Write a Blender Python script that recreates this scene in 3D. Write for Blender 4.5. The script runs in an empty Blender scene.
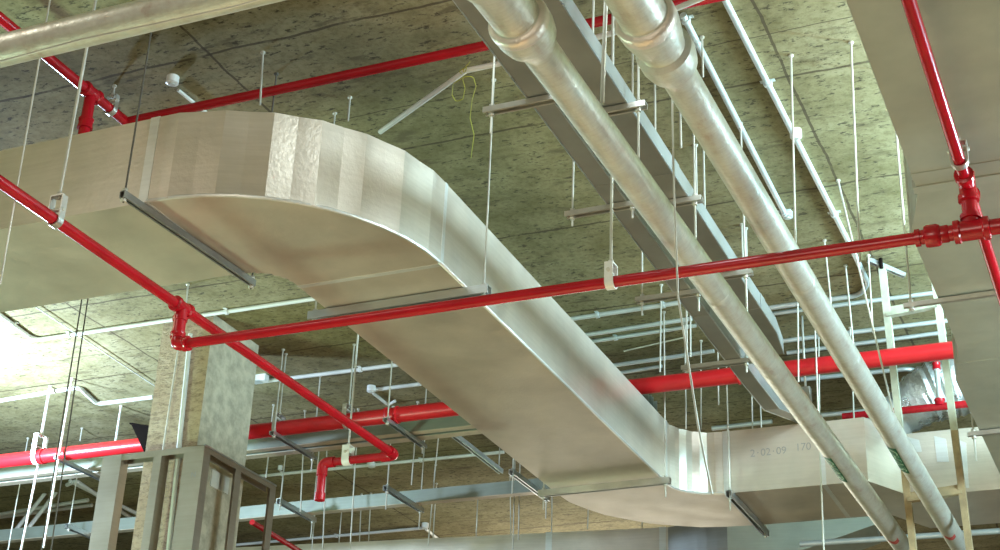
import bpy, math, random
from mathutils import Vector, Matrix
random.seed(7)
C = bpy.context.scene.collection
PI = math.pi
CZ = 1.6            # eye height: every z below is measured from the lens, the floor lies 1.6 m under it
H = 4.4             # slab soffit above the lens
YAW, PIT, ROL, F = 0.42474153, 0.444541, 0.04248847, 1530.57

# ------------------------------------------------------------------ camera
cy, sy, cp, sp = math.cos(YAW), math.sin(YAW), math.cos(PIT), math.sin(PIT)
fw = Vector((-sy*cp, cy*cp, sp)); rt = Vector((cy, sy, 0)); up = rt.cross(fw)
c_, s_ = math.cos(ROL), math.sin(ROL)
rt, up = c_*rt + s_*up, -s_*rt + c_*up
cam = bpy.data.cameras.new('camera'); co = bpy.data.objects.new('camera', cam); C.objects.link(co)
m = Matrix.Identity(4)
for i in range(3):
    m[i][0] = rt[i]; m[i][1] = up[i]; m[i][2] = -fw[i]
m[2][3] = CZ
co.matrix_world = m
cam.sensor_fit = 'HORIZONTAL'; cam.sensor_width = 36; cam.lens = 36*F/1000
cam.clip_start = .05; cam.clip_end = 200
bpy.context.scene.camera = co

def ray(x, y): return rt*((x-500)/F) + up*((275-y)/F) + fw
def at(x, y, z): d = ray(x, y); return d*(z/d.z)        # survey point on a level z
def atY(x, y, Y): d = ray(x, y); return d*(Y/d.y)       # survey point on a wall line Y
def atX(x, y, X): d = ray(x, y); return d*(X/d.x)
V = Vector
def row(p): q = V(p); return 275-F*q.dot(up)/q.dot(fw)
def on_line(T, B, y):                    # point of the line T-B seen at picture height y
    lo, hi = -.5, 1.5
    for _ in range(50):
        k = (lo+hi)/2
        if row(T.lerp(B, k)) < y: lo = k
        else: hi = k
    return T.lerp(B, lo)

# ------------------------------------------------------------------ materials
def newmat(name):
    mt = bpy.data.materials.new(name); mt.use_nodes = True
    nt = mt.node_tree; return mt, nt, nt.nodes['Principled BSDF']
def N(nt, t, **k):
    n = nt.nodes.new(t)
    for a, v in k.items(): setattr(n, a, v)
    return n
def ramp(nt, src, stops):
    r = N(nt, 'ShaderNodeValToRGB'); e = r.color_ramp.elements
    while len(e) < len(stops): e.new(.5)
    for q, (p, c) in zip(e, stops): q.position = p; q.color = (*c, 1)
    nt.links.new(src, r.inputs[0]); return r.outputs[0]
def coords(nt, scale=(1, 1, 1)):
    tc = N(nt, 'ShaderNodeNewGeometry'); mp = N(nt, 'ShaderNodeMapping')
    mp.inputs['Scale'].default_value = scale
    nt.links.new(tc.outputs['Position'], mp.inputs[0]); return mp.outputs[0]
def noise(nt, co, sc, det=4, rough=.6):
    n = N(nt, 'ShaderNodeTexNoise'); n.inputs['Scale'].default_value = sc
    n.inputs['Detail'].default_value = det; n.inputs['Roughness'].default_value = rough
    nt.links.new(co, n.inputs['Vector']); return n.outputs['Fac']
def mix(nt, fac, a, b, mode='MIX'):
    n = N(nt, 'ShaderNodeMix', data_type='RGBA', blend_type=mode)
    for s, i in ((fac, 0), (a, 6), (b, 7)):
        if hasattr(s, 'links') or hasattr(s, 'is_linked'): nt.links.new(s, n.inputs[i])
        elif i == 0: n.inputs[0].default_value = s
        else: n.inputs[i].default_value = (*s, 1)
    return n.outputs[2]
def bump(nt, b, h, st, dist=.01):
    n = N(nt, 'ShaderNodeBump'); n.inputs['Strength'].default_value = st; n.inputs['Distance'].default_value = dist
    nt.links.new(h, n.inputs['Height']); nt.links.new(n.outputs[0], b.inputs['Normal'])

def simple(name, col, rough=.5, metal=0., var=.12, vs=6, spec=.5, bs=0, bscale=60):
    mt, nt, b = newmat(name)
    cc = coords(nt); f = noise(nt, cc, vs)
    lo = tuple(c*(1-var) for c in col); hi = tuple(min(1, c*(1+var)) for c in col)
    nt.links.new(ramp(nt, f, [(.35, lo), (.65, hi)]), b.inputs['Base Color'])
    b.inputs['Roughness'].default_value = rough; b.inputs['Metallic'].default_value = metal
    b.inputs['Specular IOR Level'].default_value = spec
    if bs: bump(nt, b, noise(nt, cc, bscale, 3), bs)
    return mt

def concrete_ceiling():
    mt, nt, b = newmat('board_marked_concrete')
    p = coords(nt)
    big = noise(nt, p, .9, 5, .6); med = noise(nt, p, 4.5, 6, .65)
    streak = noise(nt, coords(nt, (1.6, 4.5, 1)), 1.5, 8, .72); spk = noise(nt, coords(nt, (9, 20, 1)), 1.9, 5, .7); fine = noise(nt, p, 26, 5, .75)
    base = ramp(nt, big, [(.3, (.235, .202, .10)), (.5, (.315, .276, .148)), (.72, (.41, .365, .22))])
    base = mix(nt, .75, base, ramp(nt, med, [(.35, (.62, .6, .5)), (.6, (1, 1, 1))]), 'MULTIPLY')
    base = mix(nt, .6, base, ramp(nt, fine, [(.36, (.55, .52, .42)), (.55, (1, 1, 1))]), 'MULTIPLY')
    base = mix(nt, ramp(nt, streak, [(.55, (0, 0, 0)), (.64, (.75, .75, .75))]), base, (.12, .095, .05))
    base = mix(nt, ramp(nt, spk, [(.575, (0, 0, 0)), (.63, (.95, .95, .95))]), base, (.075, .062, .035))
    # form-board joints, warped slightly, each with its own grime
    sep = N(nt, 'ShaderNodeSeparateXYZ'); nt.links.new(p, sep.inputs[0])
    warp = noise(nt, p, 3, 3)
    def seam(axis, period, off, w):
        a = N(nt, 'ShaderNodeMath', operation='MULTIPLY_ADD'); nt.links.new(warp, a.inputs[0]); a.inputs[1].default_value = .05
        nt.links.new(sep.outputs[axis], a.inputs[2])
        s = N(nt, 'ShaderNodeMath', operation='SUBTRACT'); nt.links.new(a.outputs[0], s.inputs[0]); s.inputs[1].default_value = off + .025
        pp = N(nt, 'ShaderNodeMath', operation='PINGPONG'); nt.links.new(s.outputs[0], pp.inputs[0]); pp.inputs[1].default_value = period/2
        l = N(nt, 'ShaderNodeMath', operation='LESS_THAN'); nt.links.new(pp.outputs[0], l.inputs[0]); l.inputs[1].default_value = w
        return l.outputs[0]
    brk = ramp(nt, noise(nt, p, 5, 3), [(.27, (0, 0, 0)), (.42, (1, 1, 1))])
    for ax, per, off, w in ((1, 1.22, 5.48, .009), (0, 2.75, -1.44, .008), (1, 2.44, 6.29, .004)):
        f = mix(nt, 1., seam(ax, per, off, w), brk, 'MULTIPLY')
        base = mix(nt, mix(nt, 1., f, (.8, .8, .8), 'MULTIPLY'), base, (.07, .05, .028))
    nt.links.new(base, b.inputs['Base Color'])
    b.inputs['Roughness'].default_value = .85; b.inputs['Specular IOR Level'].default_value = .25
    bump(nt, b, med, .25, .02)
    return mt

def foil(name, col, rough=.4, metal=.75, weave=.25):
    mt, nt, b = newmat(name)
    p = coords(nt)
    f = noise(nt, p, 2.2, 4); g = noise(nt, coords(nt, (1.5, 1.5, 30)), 2, 3)
    base = ramp(nt, f, [(.3, tuple(c*.86 for c in col)), (.7, tuple(min(1, c*1.08) for c in col))])
    base = mix(nt, .35, base, ramp(nt, g, [(.35, (.8, .78, .74)), (.65, (1, 1, 1))]), 'MULTIPLY')
    nt.links.new(base, b.inputs['Base Color'])
    b.inputs['Metallic'].default_value = metal
    nt.links.new(ramp(nt, noise(nt, p, 5, 3), [(.3, (rough*.8,)*3), (.7, (rough*1.2,)*3)]), b.inputs['Roughness'])
    bump(nt, b, noise(nt, p, 45, 4), weave, .004)
    return mt

M = {}
M['ceil'] = concrete_ceiling()
M['floor'] = simple('floor_concrete', (.26, .185, .10), .8, var=.2, vs=1.2)
M['wall'] = simple('wall_plaster', (.45, .44, .36), .85, var=.15, vs=1.5)
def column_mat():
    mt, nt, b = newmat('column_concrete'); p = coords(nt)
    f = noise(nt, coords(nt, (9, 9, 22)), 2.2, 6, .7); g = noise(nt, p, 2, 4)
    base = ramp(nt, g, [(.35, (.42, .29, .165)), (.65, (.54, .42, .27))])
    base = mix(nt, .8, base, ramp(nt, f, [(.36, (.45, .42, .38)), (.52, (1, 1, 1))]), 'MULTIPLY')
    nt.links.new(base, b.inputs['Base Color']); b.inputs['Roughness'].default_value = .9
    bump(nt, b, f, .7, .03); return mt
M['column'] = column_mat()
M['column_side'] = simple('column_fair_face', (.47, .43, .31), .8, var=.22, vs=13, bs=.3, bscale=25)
M['duct'] = foil('foil_faced_duct', (.72, .645, .54), .36, .55, .3)
M['duct_big'] = foil('foil_faced_duct_matt', (.45, .465, .37), .5, .35, .15)
M['tape'] = foil('foil_tape', (.80, .80, .76), .35, .5, .1)
def lagging():
    mt, nt, b = newmat('pipe_foil_lagging'); p = coords(nt)
    rib = noise(nt, coords(nt, (14, 95, 14)), 1, 3, .6); blot = noise(nt, coords(nt, (9, 4, 9)), 1.3, 6, .7); cr = noise(nt, p, 38, 4, .7)
    base = ramp(nt, blot, [(.30, (.58, .50, .42)), (.42, (.68, .67, .58)), (.6, (.76, .78, .69)), (.75, (.68, .75, .69))])
    base = mix(nt, .25, base, ramp(nt, rib, [(.35, (.66, .64, .6)), (.6, (1, 1, 1))]), 'MULTIPLY')
    nt.links.new(base, b.inputs['Base Color']); b.inputs['Metallic'].default_value = .5
    nt.links.new(ramp(nt, cr, [(.3, (.3,)*3), (.7, (.52,)*3)]), b.inputs['Roughness'])
    bump(nt, b, mix(nt, .5, rib, cr), .55, .006); return mt
M['lag'] = lagging()
M['lagtape'] = foil('crinkled_foil_tape', (.88, .81, .72), .42, .55, 1.)
M['galv'] = foil('galvanised_steel', (.62, .65, .66), .34, .9, .06)
M['galvdull'] = foil('dull_galvanised_steel', (.35, .35, .33), .42, .6, .06)
M['tray'] = foil('tray_steel', (.29, .32, .27), .5, .5, .06)
M['strut'] = simple('strut_steel', (.60, .57, .51), .38, .8)
M['darkstrut'] = simple('dark_strut_steel', (.30, .30, .28), .4, .8)  # evenly darker steel
M['red'] = simple('red_gloss_paint', (.45, .005, .014), .22, 0, .12, 5, .55)
M['bigred'] = simple('bright_red_paint', (.56, .012, .018), .33, 0, .1, 4, .5)
M['rod'] = simple('zinc_rod', (.62, .60, .52), .45, .45)
M['wire'] = simple('grey_cable', (.10, .09, .07), .6)
M['pvc'] = simple('white_conduit', (.72, .72, .66), .42, 0, .06)
M['emt'] = simple('steel_conduit', (.66, .72, .71), .32, .5, .06)
M['white'] = simple('white_plastic', (.82, .82, .78), .35, 0, .04)
M['stud'] = foil('stud_steel', (.37, .32, .255), .46, .6, .05)
M['wood_lit'] = simple('lit_timber', (.46, .47, .36), .6, 0, .15, 9)  # same timber, with the bright light near the slab painted into its colour
M['wood'] = simple('raw_timber', (.38, .29, .16), .7, 0, .22, 12)
M['black'] = simple('black_steel', (.008, .005, .004), .9, spec=.05)
M['green'] = simple('green_label', (.0, .14, .065), .5)
M['pale_green'] = simple('pale_green_letters', (.50, .72, .56), .5)
M['stamp'] = simple('red_stamp', (.52, .10, .085), .55)
M['ink'] = simple('grey_ink', (.36, .33, .30), .7)
M['yellow'] = simple('yellow_wire', (.36, .34, .03), .5)
M['crinkle'] = foil('crinkled_foil', (.72, .74, .74), .3, .8, 3.)
M['plate'] = simple('pale_plate', (.62, .63, .56), .6)
M['board'] = simple('beige_tray_base', (.58, .50, .38), .5, .25)

# ------------------------------------------------------------------ mesh builder
class MB:
    def __init__(s): s.v = []; s.f = []; s.sm = []
    def add(s, vs, fs, smooth=False):
        n = len(s.v); s.v += [V(q) for q in vs]
        for f in fs: s.f.append([n+i for i in f]); s.sm.append(smooth)
        return s
    def box(s, a, b):
        x0, y0, z0 = a; x1, y1, z1 = b
        return s.add([(x0,y0,z0),(x1,y0,z0),(x1,y1,z0),(x0,y1,z0),(x0,y0,z1),(x1,y0,z1),(x1,y1,z1),(x0,y1,z1)],
                     [(0,3,2,1),(4,5,6,7),(0,1,5,4),(1,2,6,5),(2,3,7,6),(3,0,4,7)])
    def prism(s, poly, d):                      # closed 3-D polygon pushed along d
        n = len(poly); d = V(d)
        return s.add([V(q) for q in poly]+[V(q)+d for q in poly],
              [tuple(range(n))[::-1], tuple(range(n, 2*n))]+[(i, (i+1) % n, n+(i+1) % n, n+i) for i in range(n)])
    def bar(s, p, q, w, h, upv=(0, 0, 1)):
        p, q = V(p), V(q); d = (q-p); t = d.normalized(); r = t.cross(V(upv)).normalized(); u = r.cross(t)
        return s.prism([p+r*w/2*a+u*h/2*b for a, b in ((-1,-1),(1,-1),(1,1),(-1,1))], d)
    def channel(s, p, q, w, h, t=.004, lip=.01, upv=(0, 0, 1)):      # C section, open against upv
        p, q = V(p), V(q); d = q-p; e = d.normalized(); r = e.cross(V(upv)).normalized(); u = r.cross(e)
        a = w/2
        prof = [(-a+lip,0),(-a,0),(-a,h),(a,h),(a,0),(a-lip,0),(a-lip,t),(a-t,t),(a-t,h-t),(-a+t,h-t),(-a+t,t),(-a+lip,t)]
        return s.prism([p+r*x+u*y for x, y in prof], d)
    def sweep(s, pts, rad, n=12, caps=True):
        pts = [V(p) for p in pts]
        if not isinstance(rad, (list, tuple)): rad = [rad]*len(pts)
        L = len(pts); T = []
        for i in range(L):
            a = pts[min(i+1, L-1)]-pts[max(i-1, 0)]
            T.append(a.normalized() if a.length > 1e-9 else T[-1])
        u = T[0].orthogonal().normalized(); vs = []
        for i in range(L):
            u = (u - T[i]*u.dot(T[i])).normalized(); w = T[i].cross(u)
            vs += [pts[i]+(u*math.cos(2*PI*k/n)+w*math.sin(2*PI*k/n))*rad[i] for k in range(n)]
        s.add(vs, [(i*n+k, i*n+(k+1) % n, (i+1)*n+(k+1) % n, (i+1)*n+k) for i in range(L-1) for k in range(n)], True)
        if caps:
            s.add(vs[:n], [tuple(range(n))[::-1]]); s.add(vs[-n:], [tuple(range(n))])
        return s
    def tube(s, pts, r, bend=0, n=12):
        pts = [V(p) for p in pts]
        if bend and len(pts) > 2:
            o = [pts[0]]
            for a, b, c in zip(pts, pts[1:], pts[2:]):
                d1 = (a-b).normalized(); d2 = (c-b).normalized()
                ang = d1.angle(d2); k = min(bend/math.tan(ang/2), (a-b).length*.49, (c-b).length*.49)
                P0, P2 = b+d1*k, b+d2*k
                for i in range(7):
                    t = i/6; o.append(P0*(1-t)**2+b*2*t*(1-t)+P2*t*t)
            o.append(pts[-1]); pts = o
        return s.sweep(pts, r, n)
    def lathe(s, p, axis, prof, n=20):          # prof: (distance along axis, radius)
        p, a = V(p), V(axis).normalized()
        s_pts = [p+a*d for d, r in prof]
        u = a.orthogonal().normalized(); w = a.cross(u); vs = []
        for (d, r), q in zip(prof, s_pts):
            vs += [q+(u*math.cos(2*PI*k/n)+w*math.sin(2*PI*k/n))*r for k in range(n)]
        L = len(prof)
        s.add(vs, [(i*n+k, i*n+(k+1) % n, (i+1)*n+(k+1) % n, (i+1)*n+k) for i in range(L-1) for k in range(n)], True)
        s.add(vs[:n], [tuple(range(n))[::-1]]); s.add(vs[-n:], [tuple(range(n))])
        return s
    def loft(s, rings, caps=True):              # rings of equal point count, flat faces
        n = len(rings[0]); vs = [q for r in rings for q in r]
        s.add(vs, [(i*n+k, i*n+(k+1) % n, (i+1)*n+(k+1) % n, (i+1)*n+k) for i in range(len(rings)-1) for k in range(n)])
        if caps: s.add(rings[0], [tuple(range(n))[::-1]]); s.add(rings[-1], [tuple(range(n))])
        return s
    def build(s, name, mat, parent=None, bevel=0):
        me = bpy.data.meshes.new(name)
        if parent is not None: org = V(parent['_o'])
        else:
            zs = min(q.z for q in s.v); org = V((sum(q.x for q in s.v)/len(s.v), sum(q.y for q in s.v)/len(s.v), zs))
        me.from_pydata([q-org for q in s.v], [], s.f)
        for p_, k in zip(me.polygons, s.sm): p_.use_smooth = k
        me.materials.append(M[mat] if isinstance(mat, str) else mat)
        import bmesh
        bm = bmesh.new(); bm.from_mesh(me); bmesh.ops.remove_doubles(bm, verts=bm.verts, dist=1e-6)
        bmesh.ops.recalc_face_normals(bm, faces=bm.faces)
        for e in bm.edges:
            if len(e.link_faces) == 2 and e.calc_face_angle(0) > .7: e.smooth = False
        bm.to_mesh(me); bm.free()
        o = bpy.data.objects.new(name, me); C.objects.link(o)
        if parent is not None:
            o.parent = parent; o['_o'] = list(org)
        else:
            o.location = org + V((0, 0, CZ)); o['_o'] = list(org)
        if bevel:
            bv = o.modifiers.new('bevel', 'BEVEL'); bv.width = bevel; bv.segments = 2; bv.limit_method = 'ANGLE'
        return o

def tag(o, label, cat, group=None, kind=None):
    if label: o['label'] = label
    if cat: o['category'] = cat
    if group: o['group'] = group
    if kind: o['kind'] = kind
    return o
def thing(name, label, cat, loc, group=None):
    o = bpy.data.objects.new(name, None); C.objects.link(o); o.empty_display_size = .1
    o.location = V(loc)+V((0, 0, CZ)); o['_o'] = list(loc)
    return tag(o, label, cat, group)
def struct(name, mb, mat):
    o = mb.build(name, mat); o['kind'] = 'structure'; return o

# ------------------------------------------------------------------ setting
struct('ceiling', MB().box((-20, -8, H), (12, 25, H+.12)), 'ceil')
struct('floor', MB().box((-20, -8, -CZ-.2), (12, 25, -CZ)), 'floor')
struct('wall_far', MB().box((-20, 25, -CZ), (12, 25.2, H)), 'wall')
struct('column', MB().box((-6.45, 8.355, -CZ), (-6.02, 8.97, H)), 'column')
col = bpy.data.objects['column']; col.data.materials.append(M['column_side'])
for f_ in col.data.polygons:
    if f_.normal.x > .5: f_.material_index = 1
for i in range(7):      # open bays: unseen piers added to streak the foil reflections with daylight
    struct('wall_back_added', MB().box((-20+5*i, -8.3, -CZ), (-17.6+5*i, -8, H)), 'wall')
    struct('wall_right_added', MB().box((12, -8+5.2*i, -CZ), (12.3, -5.6+5.2*i, H)), 'wall')
struct('wall_left', MB().box((-20.2, -8, -CZ), (-20, 25, H)), 'wall')

# ------------------------------------------------------------------ main foil-faced duct
Z0, Z1 = 3.2, 3.645
def rect(p, side):      # duct cross section: p on the axis, side = horizontal unit across
    w = V(side)*.395; p = V(p)
    return [p-w+V((0,0,Z0)), p+w+V((0,0,Z0)), p+w+V((0,0,Z1)), p-w+V((0,0,Z1))]
duct = thing('air_duct', 'large foil-faced rectangular air duct with two bends crossing the middle', 'duct', (-3.4, 7.5, Z0))
YA, XB, YC = 5.30, -3.385, 10.185             # axis lines of the three legs
R1 = .20+.395; R2 = .30+.395
MB().loft([rect((-9.5, YA, 0), (0,1,0)), rect((XB-R1, YA, 0), (0,1,0))]).build('duct_section', 'duct', duct)
def arc(cx, cy_, r, a0, a1, n):
    out = []
    for i in range(n+1):
        a = a0+(a1-a0)*i/n; d = V((math.cos(a), math.sin(a), 0)); jj = 0 if i in (0, n) else (.006 if i % 2 else -.006)*(.4+(i*37 % 10)/10); out.append(rect(V((cx, cy_, 0))+d*(r+jj), d))
    return out
MB().loft(arc(XB-R1, YA+R1, R1, -PI/2, 0, 14)).build('duct_elbow', 'duct', duct)
MB().loft([rect((XB, YA+R1, 0), (1,0,0)), rect((XB, YC-R2, 0), (1,0,0))]).build('duct_section', 'duct', duct)
MB().loft(arc(XB+R2, YC-R2, R2, PI, PI/2, 9)).build('duct_elbow', 'duct', duct)
sec3 = [rect((XB+R2, YC, 0), (0,1,0)), rect((-1.71, YC, 0), (0,1,0))]
MB().loft(sec3).build('duct_section', 'duct', duct)
MB().loft([rect((-1.71, YC, 0), (0,1,0)), rect((-1.50, YC+.41, 0), (0,1,0))]).build('duct_offset', 'duct', duct)
MB().loft([rect((-1.50, YC+.41, 0), (0,1,0)), rect((1.4, YC+.41, 0), (0,1,0))]).build('duct_section', 'duct', duct)
def band(p, side, along, w=.05, e=.003):        # joint tape lapped round the duct
    def rr(q):
        s2 = V(side)*(.395+e); q = V(q)
        return [q-s2+V((0,0,Z0-e)), q+s2+V((0,0,Z0-e)), q+s2+V((0,0,Z1+e)), q-s2+V((0,0,Z1+e))]
    a = V(along)*w/2; p = V(p)
    MB().loft([rr(p-a), rr(p+a)]).build('joint_tape', 'tape', duct)
band((-6.2, YA, 0), (0,1,0), (1,0,0)); band((XB-R1-.02, YA, 0), (0,1,0), (1,0,0))
band((XB, YA+R1+.03, 0), (1,0,0), (0,1,0), .03, .002)
band((XB, YC-R2-.03, 0), (1,0,0), (0,1,0), .04); band((XB+R2+.03, YC, 0), (0,1,0), (1,0,0))
band((-2.0, YC, 0), (0,1,0), (1,0,0), .03, .0015)
# edge beading along the lower arris of the bends
def edge_strip(pts):
    MB().sweep([V((x, y, Z0+.004)) for x, y in pts], .009, 6).build('edge_bead', 'tape', duct)
edge_strip([(XB-R1+math.cos(a)*(R1+.395), YA+R1+math.sin(a)*(R1+.395)) for a in [-PI/2+PI/2*i/11 for i in range(12)]])
edge_strip([(XB+.395, YA+R1), (XB+.395, YC-R2)])
edge_strip([(XB+R2+math.cos(a)*(R2-.395), YC-R2+math.sin(a)*(R2-.395)) for a in [PI-PI/2*i/9 for i in range(10)]])

def text_mesh(body, size):
    cu = bpy.data.curves.new('t', 'FONT'); cu.body = body; cu.size = size; cu.align_x = 'CENTER'; cu.align_y = 'CENTER'; cu.resolution_u = 3
    o = bpy.data.objects.new('t', cu); C.objects.link(o)
    dg = bpy.context.evaluated_depsgraph_get(); me = bpy.data.meshes.new_from_object(o.evaluated_get(dg))
    vs = [v.co.copy() for v in me.vertices]; fs = [tuple(p.vertices) for p in me.polygons]
    bpy.data.objects.remove(o); bpy.data.curves.remove(cu); bpy.data.meshes.remove(me)
    return vs, fs
for body, px, py in (('2·02·09', 771, 452), ('170', 806, 447)):
    q = atY(px, py, YC-.395)
    for i, ch in enumerate(body):
        if ch == ' ': continue
        vs, fs = text_mesh(ch, .075)
        MB().add([V((q.x+v.x+(i-len(body)/2)*.036, YC-.395-.004, q.z+v.y)) for v in vs], fs).build('stencilled_writing', 'ink', duct)

# ------------------------------------------------------------------ wide duct at the right edge
ZR, ZRT = 3.1, 3.55
rd = thing('air_duct', 'wide grey duct filling the top right corner above red pipes', 'duct', (-.3, 6, ZR))
XR = .35
def seg(xa, ya, xb, yb):
    MB().loft([[V((xa,ya,ZR)),V((XR,ya,ZR)),V((XR,ya,ZRT)),V((xa,ya,ZRT))], [V((xb,yb,ZR)),V((XR,yb,ZR)),V((XR,yb,ZRT)),V((xb,yb,ZRT))]]).build('duct_section', 'duct_big', rd)
seg(-.721, 1.5, -.721, 5.75); seg(-.721, 5.75, -.812, 6.13); seg(-.812, 6.13, -.806, 7.46); seg(-.806, 7.46, -.885, 7.92); seg(-.885, 7.92, -.86, 9.6)
for y, x in ((5.62, -.721), (4.1, -.721), (6.13, -.812), (7.7, -.85)):
    MB().box((x-.002, y-.03, ZR-.003), (XR+.002, y+.03, ZRT+.003)).build('joint_tape', 'duct_big', rd)
MB().box((-.735, 5.70, ZR-.006), (XR+.004, 5.76, ZR+.03)).build('flange', 'duct_big', rd)

# ------------------------------------------------------------------ generic services
def anchor(mb, p): mb.lathe((p.x, p.y, H-.012), (0,0,1), [(0, .009), (.004, .013), (.012, .013)], 8)
def nut(p): return MB().lathe((p.x, p.y, p.z-.008), (0,0,1), [(0, .013), (.016, .013)], 6)
def trapeze(p, q, label, ext=(.06, .06), mat='strut', w=.042, hgt=.042, rodr=.0055, inset=.035, rodmat='rod', tops=(H, H)):
    p, q = V(p), V(q); d = (q-p).normalized()
    t = thing('trapeze_hanger', label, 'hanger', (p+q)/2, 'trapeze hangers')
    MB().channel(p, q, w, hgt).build('strut', mat, t)
    for k, (a, e) in enumerate(((p+d*inset, ext[0]), (q-d*inset, ext[1]))):
        if e is None: continue
        mb = MB().sweep([V((a.x, a.y, p.z-e)), V((a.x, a.y, tops[k]))], rodr, 8)
        if tops[k] == H: anchor(mb, a)
        mb.build('threaded_rod', rodmat, t)
        nut(V((a.x, a.y, p.z-.008))).build('nut', 'rod', t); nut(V((a.x, a.y, p.z+hgt+.008))).build('nut', 'rod', t)
    return t
def clevis(p, axis, r, label, rodr=.006, rodtop=H, bandmat='strut', w=.03, rise=.06, rodmat='rod'):
    p = V(p); a = V(axis).normalized(); s2 = a.cross(V((0,0,1))).normalized()
    t = thing('clevis_hanger', label, 'hanger', p-V((0,0,r)), 'clevis hangers')
    R = r+.003
    def outline(o): 
        pts = [(R+o)*V((math.cos(an), math.sin(an))) for an in [PI+PI*i/12 for i in range(13)]]
        return [V((-R-o, r+rise+o))]+pts+[V((R+o, r+rise+o))]
    out, inn = outline(.005), outline(0)
    to3 = lambda v: p - a*w/2 + s2*v.x + V((0,0,v.y))
    mb = MB()
    n = len(out)
    loop = [to3(v) for v in out]+[to3(v) for v in inn[::-1]]
    # strap as quads
    for i in range(n-1): mb.prism([to3(out[i]), to3(out[i+1]), to3(inn[i+1]), to3(inn[i])], a*w)
    mb.prism([to3(out[0]), to3(inn[0]), to3(inn[-1]), to3(out[-1])], a*w)
    mb.build('strap', bandmat, t)
    MB().lathe(p+s2*(-R-.012)+V((0,0,r+.02)), s2, [(0, .009), (2*R+.024, .009)], 8).build('bolt', 'rod', t)
    rm = MB().sweep([p+V((0,0,r+rise-.012)), V((p.x, p.y, rodtop))], rodr, 8)
    if rodtop == H: anchor(rm, p); rm.build('threaded_rod', rodmat, t)
    nut(p+V((0,0,r+rise+.014))).build('nut', 'rod', t)
    return t
def coupling(mb, p, axis, r, L=.07, k=1.35):
    a = V(axis).normalized()
    mb.lathe(V(p)-a*L/2, a, [(0, r*1.02), (.001, r*k), (.012, r*k), (.016, r*(k-.12)), (L-.016, r*(k-.12)), (L-.012, r*k), (L-.001, r*k), (L, r*1.02)], 18)
    return mb
def conduit(pts, r, label, mat='pvc', bend=.08, clips=(), group='surface conduits', name='conduit'):
    pts = [V(p) for p in pts]
    t = thing(name, label, 'conduit', pts[0], group)
    MB().tube(pts, r, bend, 10).build('tube', mat, t)
    for i, f in clips:
        q = pts[i].lerp(pts[i+1], f); a = (pts[i+1]-pts[i]).normalized()
        mb = MB().lathe(q-a*.012, a, [(0, r*1.05), (.001, r*1.45), (.023, r*1.45), (.024, r*1.05)], 10)
        if abs(a.z) < .5:
            s2 = a.cross(V((0,0,1))).normalized(); mb.bar(q-s2*r*2.3+V((0,0,r*.8)), q+s2*r*2.3+V((0,0,r*.8)), .024, .004)
        mb.build('clip', mat, t)
    return t
def hrod(x1, y1, x2, y2, label, Y=None, r=.0055, mat='rod', group='hanging rods', name='threaded_rod', cat='rod'):
    a = at(x1, y1, H) if Y is None else atY(x1, y1, Y)
    b = atY(x2, y2, a.y)
    if Y is not None and a.z < H-.01:            # carry the line on up to the slab
        dv = (a-b).normalized(); a = b+dv*((H-b.z)/dv.z)
    if a.z > H: dv = (a-b); a = b+dv*((H-b.z)/dv.z)
    mb = MB().sweep([b, a], r, 8); anchor(mb, a)
    return tag(mb.build(name, mat), label, cat, group)

# ------------------------------------------------------------------ red sprinkler pipework
ZM, ZB = 2.755, 2.95
XL, XRB, YM = -4.143, -.50, 5.485
rm_, rb_ = .0245, .026
# long cross main
t = thing('sprinkler_pipe', 'long thin red sprinkler pipe crossing the whole picture in front of everything', 'pipe', (-4.14, YM, ZM))
MB().sweep([V((XL, YM, ZM)), V((-.64, YM, ZM))], rm_, 16).build('pipe', 'red', t)
MB().sweep([V((-.65, YM, ZM)), V((1.6, YM, ZM))], rm_*1.28, 16).build('pipe', 'red', t)
e = MB().tube([V((XL, YM, ZB-.045)), V((XL, YM, ZM)), V((XL+.06, YM, ZM))], rm_*1.25, .035, 16)
coupling(e, (XL, YM, ZM+.05), (0,0,1), rm_, .03, 1.5); coupling(e, (XL+.055, YM, ZM), (1,0,0), rm_, .03, 1.5)
e.build('elbow', 'red', t)
e = MB(); e.lathe((-.715, YM, ZM), (1,0,0), [(0, rm_), (.002, rm_*1.45), (.02, rm_*1.45), (.022, rm_*1.2), (.035, rm_*1.2), (.04, rm_*1.75), (.05, rm_*1.85), (.085, rm_*1.85), (.095, rm_*1.7), (.1, rm_*1.4), (.125, rm_*1.45), (.13, rm_*1.3)], 18)
e.build('reducer', 'red', t)
e = MB(); e.lathe((-.57, YM, ZM), (1,0,0), [(0, rm_*1.28), (.004, rm_*1.9), (.024, rm_*1.95), (.03, rm_*1.65), (.11, rm_*1.65), (.116, rm_*1.95), (.136, rm_*1.9), (.14, rm_*1.28)], 18)
e.lathe((XRB, YM, ZM), (0,0,1), [(0, rm_*1.3), (.045, rm_*1.3), (.047, rm_*1.65), (.065, rm_*1.65), (.067, rm_*1.2)], 18)
e.build('tee', 'red', t)
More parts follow.
